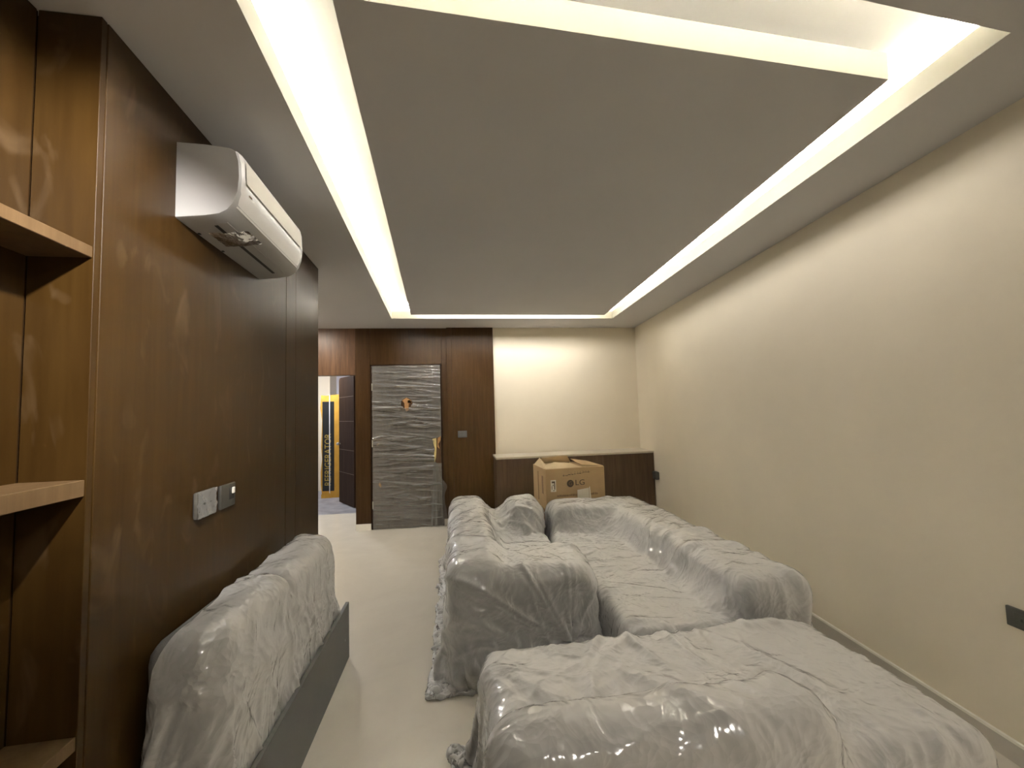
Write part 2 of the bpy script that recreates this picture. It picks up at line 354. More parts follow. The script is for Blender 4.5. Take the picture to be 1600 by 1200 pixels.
def fill_spot(loc, aim, power, label):  # added fill light with a made-up fixture, brightens the shelving niche
    p = Vector(loc); a = (Vector(aim)-p).normalized()
    t = thing('added_fill_spot', (p.x, p.y, H), label, 'fill_spot')
    bm = bmesh.new(); bmesh.ops.create_cone(bm, cap_ends=True, segments=24, radius1=0.045, radius2=0.045, depth=0.012)
    bm.transform(Matrix.Translation((p.x, p.y, H-0.0065))); link_bm('base_plate', bm, 'acw', t, 40)
    bm = bmesh.new(); bmesh.ops.create_cone(bm, cap_ends=True, segments=12, radius1=0.008, radius2=0.008, depth=H-p.z)
    bm.transform(Matrix.Translation((p.x, p.y, (H+p.z)/2))); link_bm('stem', bm, 'acw', t, 40)
    bm = bmesh.new(); bmesh.ops.create_cone(bm, cap_ends=True, segments=24, radius1=0.035, radius2=0.042, depth=0.10)
    q = a.to_track_quat('Z', 'Y').to_matrix().to_4x4(); bm.transform(Matrix.Translation(p-a*0.055) @ q); link_bm('lamp_head', bm, 'acw', t, 40)
    ld = bpy.data.lights.new('spot_light', 'SPOT'); ld.energy = power; ld.color = LED_COL; ld.spot_size = math.radians(56); ld.spot_blend = 0.7; ld.shadow_soft_size = 0.035
    lo = bpy.data.objects.new('spot_light', ld); COL.objects.link(lo); lo.matrix_world = Matrix.Translation(p+a*0.01) @ a.to_track_quat('-Z', 'Y').to_matrix().to_4x4()
fill_spot((-0.20, 0.35, 2.60), (-1.15, 1.30, 1.95), 95, 'small white fill lamp added out of view, aimed at the shelving niche')

# ------------------------------------------------------------------ wrapped door
d1 = thing('door_1', ((DX0+DX1)/2, YB, 0), 'walnut door wrapped in wrinkled stretch film', 'door'); d1['kind'] = 'structure'
del d1['category']
fr = bm_box((DX0-0.028, YB+0.004, 0), (DX0-0.006, YB+0.03, DH+0.02)); bm_box((DX1+0.006, YB+0.004, 0), (DX1+0.028, YB+0.03, DH+0.02), bm=fr)
bm_box((DX0-0.028, YB+0.004, DH+0.005), (DX1+0.028, YB+0.03, DH+0.02), bm=fr)
link_bm('door_frame', fr, 'doordark', d1)
box('door_leaf', (DX0, YB-0.012, 0.008), (DX1, YB+0.028, DH), 'wood_d', d1, 0.002, 1)
for z in (1.93, 1.16, 0.33):
    box('hinge', (DX0-0.012, YB-0.018, z-0.05), (DX0+0.002, YB-0.006, z+0.05), 'metal', d1, 0.002, 1)
# film: fine grid with horizontal stretch creases
def film_sheet():
    nx, nz = 70, 330
    rs = np.random.RandomState(3)
    x = np.linspace(DX0-0.004, DX1+0.006, nx); z = np.linspace(0.0, DH+0.004, nz)
    X, Z = np.meshgrid(x, z)
    D = np.zeros_like(X)
    for k in range(260):
        z0 = rs.rand()*DH; x0 = DX0+rs.rand()*(DX1-DX0); L = 0.08+rs.rand()*0.4; w = 0.005+rs.rand()*0.009; sl = rs.normal()*0.10-0.05
        D += (0.004+rs.rand()*0.009)*np.exp(-((Z-z0-sl*(X-x0))/w)**2)*np.exp(-((X-x0)/L)**2)
    Y = YB-0.015-D
    bm = bmesh.new(); vs = [[bm.verts.new((X[j, i], Y[j, i], Z[j, i])) for i in range(nx)] for j in range(nz)]
    def hole(px, pz):
        return ((px+0.66)/0.075)**2+((pz-1.70)/0.075)**2 < 1 or (px > -0.285 and 0.86 < pz < 1.20 and px > -0.30+0.12*abs(pz-1.03))
    for j in range(nz-1):
        for i in range(nx-1):
            if not hole((x[i]+x[i+1])/2, (z[j]+z[j+1])/2):
                bm.faces.new((vs[j][i], vs[j][i+1], vs[j+1][i+1], vs[j+1][i]))
    return link_bm('stretch_film', bm, 'wrap_door', d1, 180)
film_sheet()
def ragged(name, pts, y, th, mat, parent):
    return link_bm(name, bm_prism([(p[0], y, p[1]) for p in pts], (0, th, 0)), mat, parent)
ragged('torn_tape', [(-0.72, 1.735), (-0.66, 1.775), (-0.60, 1.735), (-0.585, 1.70), (-0.63, 1.685), (-0.635, 1.60), (-0.665, 1.575), (-0.685, 1.63), (-0.69, 1.70)], YB-0.0165, 0.003, 'torn', d1)
ragged('lock_hole', [(-0.645, 1.735), (-0.615, 1.74), (-0.592, 1.715), (-0.605, 1.695), (-0.645, 1.70)], YB-0.0195, 0.002, 'gap', d1)
ragged('torn_tape', [(-1.065, 1.14), (-1.035, 1.165), (-1.03, 1.15), (-1.06, 1.125)], YB-0.0185, 0.003, 'torn', d1)
ragged('torn_tape', [(-1.045, 0.60), (-1.03, 0.64), (-1.01, 0.60), (-1.005, 0.56), (-1.03, 0.57)], YB-0.0185, 0.003, 'torn', d1)
ragged('foam_strip', [(-0.318, 1.19), (-0.262, 1.205), (-0.262, 1.05), (-0.272, 0.93), (-0.290, 0.87), (-0.300, 0.95), (-0.285, 1.06)], YB-0.020, 0.006, 'foam', d1)
ragged('torn_tape', [(-0.245, 1.20), (-0.20, 1.23), (-0.205, 1.17), (-0.235, 1.12), (-0.22, 1.05), (-0.25, 1.08)], YB-0.020, 0.004, 'torn', d1)
def flap():
    nu, nv = 14, 40
    bm = bmesh.new(); rows = []
    for j in range(nv):
        t = j/(nv-1); z = 0.86*(1-t)+0.005
        w0 = 0.04+0.20*t**0.8+(0.10*math.exp(-((t-0.38)/0.10)**2))
        xc = -0.285+0.02*t
        row = []
        for i in range(nu):
            s = i/(nu-1)
            xx = xc+(s-0.35*1.0)*w0
            yy = YB-0.022-0.05*t*(0.6+0.4*math.sin(s*13+t*3))-0.018*math.sin(s*17+2*t)*(0.3+t)
            row.append(bm.verts.new((xx, yy, z)))
        rows.append(row)
    for j in range(nv-1):
        for i in range(nu-1): bm.faces.new((rows[j][i], rows[j][i+1], rows[j+1][i+1], rows[j+1][i]))
    return link_bm('loose_film', bm, 'film', d1, 180)
flap()

# open dark door in the hall beyond
def open_door():
    a = Vector((-1.665, 7.50, 0)); b = Vector((-2.06, 8.10, 0)); d = (b-a).normalized(); w = (b-a).length
    T = Matrix.Translation(a) @ Matrix.Rotation(math.atan2(d.y, d.x), 4, 'Z')
    t = thing('door_2', a, 'dark brown open door with thin horizontal grooves', 'door'); t['kind'] = 'structure'; del t['category']
    r = 0.07; pts = [(0, 0, 0.01), (w, 0, 0.01)] + [(w-r+r*math.cos(k*math.pi/16), 0, 2.235-r+r*math.sin(k*math.pi/16)) for k in range(9)] + [(0, 0, 2.235)]
    bm = bm_prism(pts, (0, 0.04, 0)); bm.transform(T); link_bm('door_leaf', bm, 'doordark', t)
    for z in (0.55, 0.95, 1.45, 1.88):
        link_bm('groove', bm_box((0.004, -0.0015, z-0.004), (w-0.004, 0.0415, z+0.004), T=T), 'groove', t)
    for sgn in (-1, 1):
        y = -0.02 if sgn < 0 else 0.06
        bm = bmesh.new(); bmesh.ops.create_uvsphere(bm, u_segments=20, v_segments=12, radius=0.028)
        bm.transform(T @ Matrix.Translation((w-0.07, 0.02+sgn*0.065, 1.05))); k = link_bm('knob', bm, 'metal', t, 180)
        bm = bmesh.new(); bmesh.ops.create_cone(bm, cap_ends=True, segments=16, radius1=0.012, radius2=0.012, depth=0.05)
        bm.transform(T @ Matrix.Translation((w-0.07, 0.02+sgn*0.04, 1.05)) @ Matrix.Rotation(math.pi/2, 4, 'X')); link_bm('spindle', bm, 'metal', k, 40)
open_door()

# text meshes
def text_bm(txt, size, depth, T, ax=(1.0, 1.0)):
    cu = bpy.data.curves.new('t', 'FONT'); cu.body = txt; cu.size = size; cu.extrude = depth; cu.align_x = 'CENTER'; cu.align_y = 'CENTER'; cu.resolution_u = 3
    o = bpy.data.objects.new('t', cu); COL.objects.link(o)
    dg = bpy.context.evaluated_depsgraph_get(); me = bpy.data.meshes.new_from_object(o.evaluated_get(dg))
    bm = bmesh.new(); bm.from_mesh(me); bpy.data.objects.remove(o); bpy.data.curves.remove(cu); bpy.data.meshes.remove(me)
    bm.transform(Matrix.Diagonal((ax[0], ax[1], 1, 1))); bm.transform(T)
    return bm
FACE = Matrix.Rotation(math.pi/2, 4, 'X')     # text in the XZ plane, facing -Y

# tall yellow carton in the hall
fx0, fx1, fy0, fy1 = -2.54, -1.72, 8.55, 9.2
rc = thing('tall_carton', ((fx0+fx1)/2, (fy0+fy1)/2, 0), 'tall yellow and black appliance carton standing in the hall', 'carton')
def crumple_box(lo, hi, amp, seed):
    bm = bm_box(lo, hi); bmesh.ops.subdivide_edges(bm, edges=bm.edges[:], cuts=7, use_grid_fill=True)
    rs = random.Random(seed)
    ph = [rs.uniform(0, 6) for _ in range(6)]
    for v in bm.verts:
        x, y, z = v.co
        v.co.x += amp*(math.sin(z*9+ph[0])+0.5*math.sin(z*21+ph[1])) if abs(x-lo[0]) < 1e-4 else 0
        v.co.z += amp*0.8*math.sin(x*17+ph[2]) if abs(z-hi[2]) < 1e-4 else 0
    return bm
link_bm('body', crumple_box((fx0, fy0, 0.0), (fx1, fy1, 1.955), 0.014, 4), 'yellow', rc)
box('black_print', (fx0+0.02, fy0-0.004, 0.13), (fx0+0.235, fy0-0.0005, 1.83), 'fridgeblk', rc)
link_bm('lettering', text_bm('REFRIGERATOR', 0.165, 0.001, Matrix.Translation((fx0+0.125, fy0-0.0055, 0.72)) @ FACE @ Matrix.Rotation(math.pi/2, 4, 'Z'), (0.86, 1.0)), 'letter', rc)
box('strap', (fx0+0.145, fy0-0.010, 0.0), (fx0+0.160, fy0-0.0075, 1.97), 'strap', rc)
bmf = bm_prism([(fx0, fy0-0.003, 0.0), (fx0+0.19, fy0-0.003, 0.0), (fx0+0.15, fy0-0.003, 0.10), (fx0+0.06, fy0-0.003, 0.13), (fx0+0.0, fy0-0.003, 0.07)], (0, -0.01, 0)); link_bm('corner_flap', bmf, 'yellow', rc)

# ------------------------------------------------------------------ low walnut unit in front of the back wall
lc = thing('low_cabinet', (1.6, 5.76, 0), 'low walnut clad unit with pale stone top against the cream wall', 'cabinet')
cx0, cy0, cz = 0.525, 5.50, 0.925
def slab(name, z0, z1, grow, mat):
    pts = [(cx0-grow, cy0-grow), (XR(cy0)-0.004, cy0-grow), (XR(YB)-0.006, YB-0.002), (cx0-grow, YB-0.05), ]
    return link_bm(name, bm_prism([(x, y, z0) for x, y in pts], (0, 0, z1-z0)), mat, lc)
slab('body', 0.0, cz, 0.0, 'wood_c'); slab('stone_top', cz, cz+0.022, 0.008, 'stone')
xs = [cx0, 1.24, 1.95, XR(cy0)-0.012]
for i in range(3): box('front_panel', (xs[i]+0.0015, cy0-0.012, 0.06), (xs[i+1]-0.0015, cy0+0.001, cz-0.004), 'wood_c', lc, 0.0015, 1)

# ------------------------------------------------------------------ switches and sockets
def plate(name, T, w, h, t, mat, label, cat, extra=None):
    c = T @ Vector((0, 0, 0))
    o = thing(name, c, label, cat)
    link_bm('plate', bm_box((-w/2, -h/2, 0), (w/2, h/2, t), min(0.004, t*0.4), 2, T=T), mat, o, 40)
    link_bm('back_box', bm_box((-w/2+0.006, -h/2+0.006, -0.004), (w/2-0.006, h/2-0.006, 0.002), T=T), 'black', o)
    if extra: extra(o, T, t)
    return o
# frame: local x along wall, y up, z out
def onleft(y, z): return TL @ Matrix.Translation((0.004, y, z)) @ Matrix(((0, 0, 1, 0), (1, 0, 0, 0), (0, 1, 0, 0), (0, 0, 0, 1)))
def onright(y, z): return TR @ Matrix.Translation((-0.004, y, z)) @ Matrix(((0, 0, -1, 0), (-1, 0, 0, 0), (0, 1, 0, 0), (0, 0, 0, 1)))
def onback(x, y, z): return Matrix.Translation((x, y-0.004, z)) @ Matrix(((1, 0, 0, 0), (0, 0, -1, 0), (0, 1, 0, 0), (0, 0, 0, 1)))
def ex_film(o, T, t):
    link_bm('socket_insert', bm_box((-0.035, -0.02, t-0.001), (0.03, 0.012, t+0.001), T=T), 'greyplate', o)
    bm = bmesh.new(); n = 9
    vs = [[bm.verts.new((-0.071+0.142*i/(n-1), -0.052+0.106*j/(n-1), t+0.003+0.0025*math.sin(i*2.1+j*1.3)+0.002*math.sin(j*2.7))) for i in range(n)] for j in range(n)]
    for j in range(n-1):
        for i in range(n-1): bm.faces.new((vs[j][i], vs[j][i+1], vs[j+1][i+1], vs[j+1][i]))
    bm.transform(T); link_bm('protective_film', bm, 'film', o, 180)
def ex_rocker(o, T, t):
    link_bm('switch_recess', bm_box((0.005, -0.02, t-0.001), (0.05, 0.034, t+0.0008), T=T), 'black', o)
    link_bm('rocker', bm_box((0.028, 0.004, t), (0.046, 0.031, t+0.007), 0.0015, 1, T=T), 'whitebtn', o)
def ex_small(o, T, t):
    for k in (-0.03, 0.0, 0.03): link_bm('rocker', bm_box((k-0.012, -0.028, t-0.001), (k+0.012, 0.028, t+0.002), 0.001, 1, T=T), 'blueplate', o)
def ex_hole(o, T, t):
    link_bm('socket_insert', bm_box((-0.045, -0.025, t-0.001), (0.045, 0.025, t+0.0015), 0.001, 1, T=T), 'darkplate', o)
    for k in (-0.018, 0.018): link_bm('pin_hole', bm_box((k-0.004, -0.006, t+0.001), (k+0.004, 0.006, t+0.002), T=T), 'black', o)
plate('wall_socket', onleft(1.905, 1.209), 0.142, 0.104, 0.014, 'filmplate', 'film covered grey socket plate on walnut wall beside the dark switch', 'socket', ex_film)
plate('wall_switch', onleft(2.088, 1.205), 0.130, 0.104, 0.012, 'greyplate', 'dark grey switch plate with white rocker on walnut wall', 'switch', ex_rocker)
plate('wall_switch', onback(0.100, YB-0.045, 1.245), 0.125, 0.092, 0.012, 'blueplate', 'blue grey switch plate on the walnut wall right of the wrapped door', 'switch', ex_small)
plate('wall_socket', onright(1.492, 0.622), 0.150, 0.082, 0.014, 'darkplate', 'anthracite double socket low on the cream wall near the sofas', 'socket', ex_hole)
plate('wall_socket', onright(5.42, 0.635), 0.12, 0.10, 0.045, 'darkplate', 'dark boxy socket on the cream wall beside the low walnut unit', 'socket', ex_hole)

# ------------------------------------------------------------------ air conditioner on the left wall
AY0, AY1 = 1.690, 2.445
ac = thing('air_conditioner', (TL @ Vector((0.1, (AY0+AY1)/2, 2.306)))[:], 'white split air conditioner high on the walnut wall', 'air conditioner')
def ac_profile(inset=0.0):
    base = [(0.0, 2.306), (0.10, 2.318), (0.150, 2.328), (0.178, 2.345), (0.200, 2.376), (0.214, 2.42), (0.219, 2.48), (0.216, 2.54), (0.205, 2.580), (0.185, 2.592), (0.10, 2.600), (0.0, 2.602)]
    c = Vector((0.10, 2.46)); return [tuple(c+(Vector(p)-c)*(1-inset)) for p in base]
def ac_extrude(prof, y0, y1, bev, mat, name, closed=True):
    bm = bmesh.new(); n = len(prof); ys = [y0, y0+bev, y1-bev, y1]; sc = [1-bev*2.2, 1, 1, 1-bev*2.2]
    rings = []
    for y, s in zip(ys, sc):
        rings.append([bm.verts.new((max(0.0, 0.08+(p[0]-0.08)*s) if p[0] > 0 else 0.0, y, 2.455+(p[1]-2.455)*s)) for p in prof])
    for a, b in zip(rings, rings[1:]):
        for i in range(n): bm.faces.new((a[i], b[i], b[(i+1) % n], a[(i+1) % n]))
    bm.faces.new(rings[0][::-1]); bm.faces.new(rings[-1])
    bm.transform(TL)
    return link_bm(name, bm, mat, ac, 35)
ac_extrude(ac_profile(), AY0, AY1, 0.008, 'acs', 'body')
# front panel: thicker skin over the front of the body, with rounded ends
def ac_front():
    prof = [(0.196, 2.368), (0.209, 2.395), (0.221, 2.43), (0.2255, 2.48), (0.2225, 2.545), (0.212, 2.582), (0.196, 2.596)]
    inner = [(0.19, 2.592), (0.203, 2.578), (0.212, 2.54), (0.215, 2.48), (0.211, 2.43), (0.20, 2.40), (0.186, 2.372)]
    bm = bmesh.new(); P = prof+inner; n = len(P); ys = np.linspace(AY0+0.001, AY1-0.001, 26); rings = []
    for y in ys:
        e = min(y-AY0, AY1-y); s = 0 if e > 0.035 else (1-e/0.035)**2
        rings.append([bm.verts.new((p[0]-0.016*s, y, 2.47+(p[1]-2.47)*(1-0.10*s))) for p in P])
    for a, b in zip(rings, rings[1:]):
        for i in range(n): bm.faces.new((a[i], b[i], b[(i+1) % n], a[(i+1) % n]))
    bm.faces.new(rings[0][::-1]); bm.faces.new(rings[-1]); bm.transform(TL)
    return link_bm('front_panel', bm, 'acw', ac, 35)
fp = ac_front()
# raised film-covered pane on the front panel
def ac_pane():
    prof = [(0.2262, 2.468), (0.2258, 2.50), (0.2246, 2.53), (0.2215, 2.560)]
    bm = bmesh.new(); rows = []
    for y in np.linspace(AY0+0.035, AY1-0.06, 24):
        rows.append([bm.verts.new((p[0]+0.0035, y, p[1])) for p in prof])
    for a, b in zip(rows, rows[1:]):
        for i in range(3): bm.faces.new((a[i], b[i], b[i+1], a[i+1]))
    bm.transform(TL); return link_bm('front_pane', bm, 'paper', ac, 60)
ac_pane()
def ac_under(x0, x1, y0, y1, name, mat, dz):
    def zb(x): return 2.306+0.12*x if x < 0.10 else 2.318+0.2*(x-0.10)
    bm = bmesh.new()
    q = [(x0, y0), (x1, y0), (x1, y1), (x0, y1)]
    a = [bm.verts.new((x, y, zb(x)-dz)) for x, y in q]; b = [bm.verts.new((x, y, zb(x)+0.004)) for x, y in q]
    bm.faces.new(a[::-1]); bm.faces.new(b)
    for i in range(4): bm.faces.new((a[i], a[(i+1) % 4], b[(i+1) % 4], b[i]))
    bm.transform(TL); return link_bm(name, bm, mat, ac)
ac_under(0.092, 0.106, AY0+0.085, AY1-0.085, 'air_slot', 'black', 0.0012)
ac_under(0.108, 0.146, AY0+0.07, AY1-0.07, 'louver', 'acs', 0.003)
ac_under(0.004, 0.012, AY0+0.14, AY0+0.152, 'clip', 'black', 0.003)
ac_under(0.004, 0.012, AY0+0.33, AY0+0.342, 'clip', 'black', 0.003)
box('model_mark', (0.2285, AY0+0.075, 2.437), (0.2292, AY0+0.10, 2.443), 'ink2', ac, T=TL @ Matrix.Translation((-0.0055, 0, 0)))
def ac_film():
    bm = bmesh.new(); n = 16; rows = []; rs = random.Random(5)
    for j in range(n):
        row = []
        for i in range(n):
            u, v = i/(n-1), j/(n-1)
            x = 0.05+0.135*v; y = AY0+0.13+0.14*u+0.03*v
            z = (2.306+0.12*x if x < 0.1 else 2.318+0.25*(x-0.1))-0.006-0.012*math.sin(math.pi*u)*math.sin(math.pi*v)*(0.6+0.4*math.sin(7*u+5*v))-0.004*rs.random()
            row.append(bm.verts.new((x, y, z)))
        rows.append(row)
    for j in range(n-1):
        for i in range(n-1): bm.faces.new((rows[j][i], rows[j][i+1], rows[j+1][i+1], rows[j+1][i]))
    bm.transform(TL); link_bm('tape_film', bm, 'film', ac, 180)
ac_film()

# ------------------------------------------------------------------ brown carton in front of the low unit
ang = math.radians(4.0)
bw, bd, bh = 0.70, 0.55, 0.885
CB = Matrix.Translation((0.985, 4.66, 0)) @ Matrix.Rotation(ang, 4, 'Z')
cb = thing('carton', (CB @ Vector((bw/2, bd/2, 0)))[:], 'brown cardboard appliance carton with torn open top before the low unit', 'carton')
bm = bm_box((0, 0, 0), (bw, bd, bh), 0.006, 2, T=CB)
link_bm('body', bm, 'carton', cb, 40)
def card(pts, th, name, mat):
    p = [Vector(q) for q in pts]; nrm = (p[1]-p[0]).cross(p[2]-p[0]).normalized()*th
    return link_bm(name, bm_prism([tuple(q) for q in p], nrm, T=CB), mat, cb)
card([(0.0, 0.0, bh+0.001), (bw*0.62, 0.0, bh+0.001), (bw*0.5, 0.20, bh+0.03), (bw*0.25, 0.23, bh+0.045), (0.03, 0.16, bh+0.02)], 0.004, 'top_flap', 'carton_in')
card([(-0.002, 0.05, bh), (-0.002, 0.5, bh), (0.08, 0.52, bh+0.075), (0.05, 0.10, bh+0.02)], 0.004, 'top_flap', 'carton_in')
card([(bw, 0.02, bh+0.001), (bw, bd, bh+0.001), (bw*0.70, bd+0.0, bh+0.035), (bw*0.66, 0.10, bh+0.012)], 0.004, 'top_flap', 'carton')
card([(0.05, bd, bh), (bw*0.7, bd, bh), (bw*0.62, bd-0.03, bh+0.085), (0.10, bd-0.05, bh+0.075)], 0.004, 'top_flap', 'carton_in')
card([(0.14, 0.22, bh+0.010), (0.33, 0.20, bh+0.012), (0.40, 0.34, bh+0.02), (0.18, 0.36, bh+0.018)], 0.003, 'torn_hole', 'gap')
for k, (y0, z0, y1, z1) in enumerate([(0.10, 0.60, 0.16, 0.80), (0.30, 0.50, 0.33, 0.83), (0.08, 0.36, 0.26, 0.44)]):
    box('crease', (-0.003, y0, z0), (0.0005, y1, z1), 'ink2', cb, T=CB)
# printed marks on the front
FB = CB @ Matrix.Translation((0, -0.0015, 0))
bm = bmesh.new(); bmesh.ops.create_cone(bm, cap_ends=True, segments=40, radius1=0.040, radius2=0.040, depth=0.002)
bm.transform(FB @ Matrix.Translation((0.285, 0, 0.715)) @ FACE); disc = link_bm('logo_disc', bm, 'ink', cb)
bm = text_bm('G', 0.062, 0.0004, FB @ Matrix.Translation((0.287, -0.0016, 0.713)) @ FACE); link_bm('logo_face', bm, 'ink2', disc)
link_bm('lettering', text_bm('LG', 0.085, 0.0008, FB @ Matrix.Translation((0.400, 0, 0.718)) @ FACE, (1.15, 1.0)), 'ink', cb)
def marks(spec, name, mat):
    bm = bmesh.new()
    for (x, z, w, h) in spec: bm_box((x, -0.0008, z), (x+w, 0.0008, z+h), bm=bm, T=FB)
    return link_bm(name, bm, mat, cb)
rs = random.Random(11)
sp = []
x = 0.20
while x < 0.50:
    w = rs.uniform(0.008, 0.03); z = 0.80+(x-0.2)*0.10+rs.uniform(-0.004, 0.004); sp.append((x, z, w, rs.uniform(0.004, 0.009)))
    if rs.random() < 0.5: sp.append((x+w*0.4, z+rs.uniform(0.012, 0.02), 0.006, 0.006))
    x += w+rs.uniform(0.003, 0.012)
marks(sp, 'script_marks', 'ink')
sp = []; x = 0.125
while x < 0.60:
    w = rs.uniform(0.009, 0.018); sp.append((x, 0.575, w, rs.uniform(0.018, 0.024))); x += w+rs.uniform(0.002, 0.008)
marks(sp, 'caption_marks', 'ink2')
box('label_sticker', (0.055, -0.0022, 0.635), (0.117, -0.0006, 0.765), 'paper', cb, T=CB)
lab = bmesh.new()
for (x0, z0, x1, z1) in [(0.068, 0.73, 0.105, 0.75), (0.094, 0.66, 0.105, 0.73), (0.066, 0.66, 0.072, 0.70), (0.078, 0.70, 0.088, 0.715), (0.08, 0.645, 0.10, 0.652)]: bm_box((x0, -0.003, z0), (x1, -0.0021, z1), bm=lab, T=CB)
link_bm('sticker_print', lab, 'ink', cb)
card([(0.365, -0.004, 0.40), (0.505, -0.004, 0.40), (0.485, -0.035, 0.660), (0.352, -0.035, 0.645)], 0.004, 'cut_flap', 'paper')
card([(0.506, -0.004, 0.40), (0.530, 0.0, 0.50), (0.502, -0.028, 0.675), (0.490, -0.038, 0.660)], 0.004, 'cut_flap', 'paper')

# ------------------------------------------------------------------ plastic wrapped sofas
class RB:          # rounded box, optional rotation about the Y axis
    def __init__(s, lo, hi, r, rot=0.0, piv=None):
        s.lo, s.hi, s.r = np.array(lo, float), np.array(hi, float), r
        s.c = (s.lo+s.hi)/2; s.h = (s.hi-s.lo)/2; s.rot = rot; s.piv = np.array(piv if piv is not None else s.c, float)
    def tolocal(s, P):
        if not s.rot: return P
        c, n = math.cos(-s.rot), math.sin(-s.rot); Q = P-s.piv
        return np.stack([Q[:, 0]*c+Q[:, 2]*n, Q[:, 1], -Q[:, 0]*n+Q[:, 2]*c], 1)+s.piv
    def toworldv(s, V):
        if not s.rot: return V
        c, n = math.cos(s.rot), math.sin(s.rot)
        return np.stack([V[:, 0]*c+V[:, 2]*n, V[:, 1], -V[:, 0]*n+V[:, 2]*c], 1)
    def sd(s, P):
        L = s.tolocal(P)-s.c; q = np.abs(L)-(s.h-s.r); sg = np.where(L >= 0, 1.0, -1.0)
        o = np.maximum(q, 0); lo = np.sqrt((o*o).sum(1)); m = q.max(1); ins = m <= 0
        d = lo+np.minimum(m, 0)-s.r
        n = sg*o/np.maximum(lo, 1e-9)[:, None]
        if ins.any():
            k = q[ins].argmax(1); nn = np.zeros((ins.sum(), 3)); nn[np.arange(len(k)), k] = sg[ins, k]; n[ins] = nn
        return d, s.toworldv(n)
    def bm(s):
        b = bm_box(s.lo, s.hi, s.r*0.98, 4)
        if s.rot: b.transform(Matrix.Translation(s.piv) @ Matrix.Rotation(s.rot, 4, 'Y') @ Matrix.Translation(-s.piv))
        return b

def collide(P, PP, boxes, thick, fric, zmin=0.004, clamp=None):
    for b in boxes:
        d, n = b.sd(P); k = d < thick
        if k.any():
            nk = n[k]; P[k] += nk*(thick-d[k])[:, None]
            mv = P[k]-PP[k]; t = mv-nk*(mv*nk).sum(1)[:, None]
            P[k] -= t*fric
    k = P[:, 2] < zmin
    if k.any():
        P[k, 2] = zmin; mv = P[k]-PP[k]; mv[:, 2] = 0; P[k] -= mv*0.7
    if clamp is not None: clamp(P)

def pairs(nx, ny):
    I = np.arange(nx*ny).reshape(ny, nx); out = []
    def add(a, b, rest, st):
        # split in two independent sets along the step direction
        out.append((a.ravel(), b.ravel(), rest, st))
    for s in (0, 1):
        add(I[:, s:nx-1:2], I[:, s+1:nx:2], 1.0, 1.0); add(I[s:ny-1:2, :], I[s+1:ny:2, :], 1.0, 1.0)
    r2 = math.sqrt(2)
    for s in (0, 1):
        add(I[s:ny-1:2, :-1], I[s+1:ny:2, 1:], r2, 0.5); add(I[s:ny-1:2, 1:], I[s+1:ny:2, :-1], r2, 0.5)
    for s in (0, 1, 2, 3):
        m = nx-2; a = I[:, :m]; b = I[:, 2:]
        sel = (np.arange(m) % 4 == s); add(a[:, sel], b[:, sel], 2.0, 0.10)
        m = ny-2; sel = (np.arange(m) % 4 == s); add(I[:m][sel], I[2:][sel], 2.0, 0.10)
    return out

def simulate(P, V, nx, ny, h, boxes, steps, iters, rs, jit=None, fric=0.35, pin=None, thick=0.010, clamp=None, g=9.8, dt=0.016):
    C = pairs(nx, ny); n = nx*ny
    for st in range(steps):
        PP = P.copy(); V[:, 2] -= g*dt; V *= 0.985; P = P+V*dt
        for it in range(iters):
            for a, b, r, k in C:
                D = P[b]-P[a]; L = np.sqrt((D*D).sum(1))+1e-9; R = r*h
                if jit is not None: R = R*jit[a]
                if r == 2.0: e = np.minimum(L-R*0.92, 0)     # bending: only resists folding up
                else: e = L-R
                D *= (0.5*k*e/L)[:, None]; P[a] += D; P[b] -= D
            if pin is not None: P[pin[0]] = pin[1]
        collide(P, PP, boxes, thick, fric, clamp=clamp)
        V = (P-PP)/dt
        sp = np.sqrt((V*V).sum(1)); k = sp > 3.0
        if k.any(): V[k] *= (3.0/sp[k])[:, None]
    return P, V

def upsample(P, nx, ny):
    G = P.reshape(ny, nx, 3); A = np.zeros((ny, 2*nx-1, 3)); A[:, ::2] = G; A[:, 1::2] = (G[:, 1:]+G[:, :-1])/2
    B = np.zeros((2*ny-1, 2*nx-1, 3)); B[::2] = A; B[1::2] = (A[1:]+A[:-1])/2
    return B.reshape(-1, 3), 2*nx-1, 2*ny-1

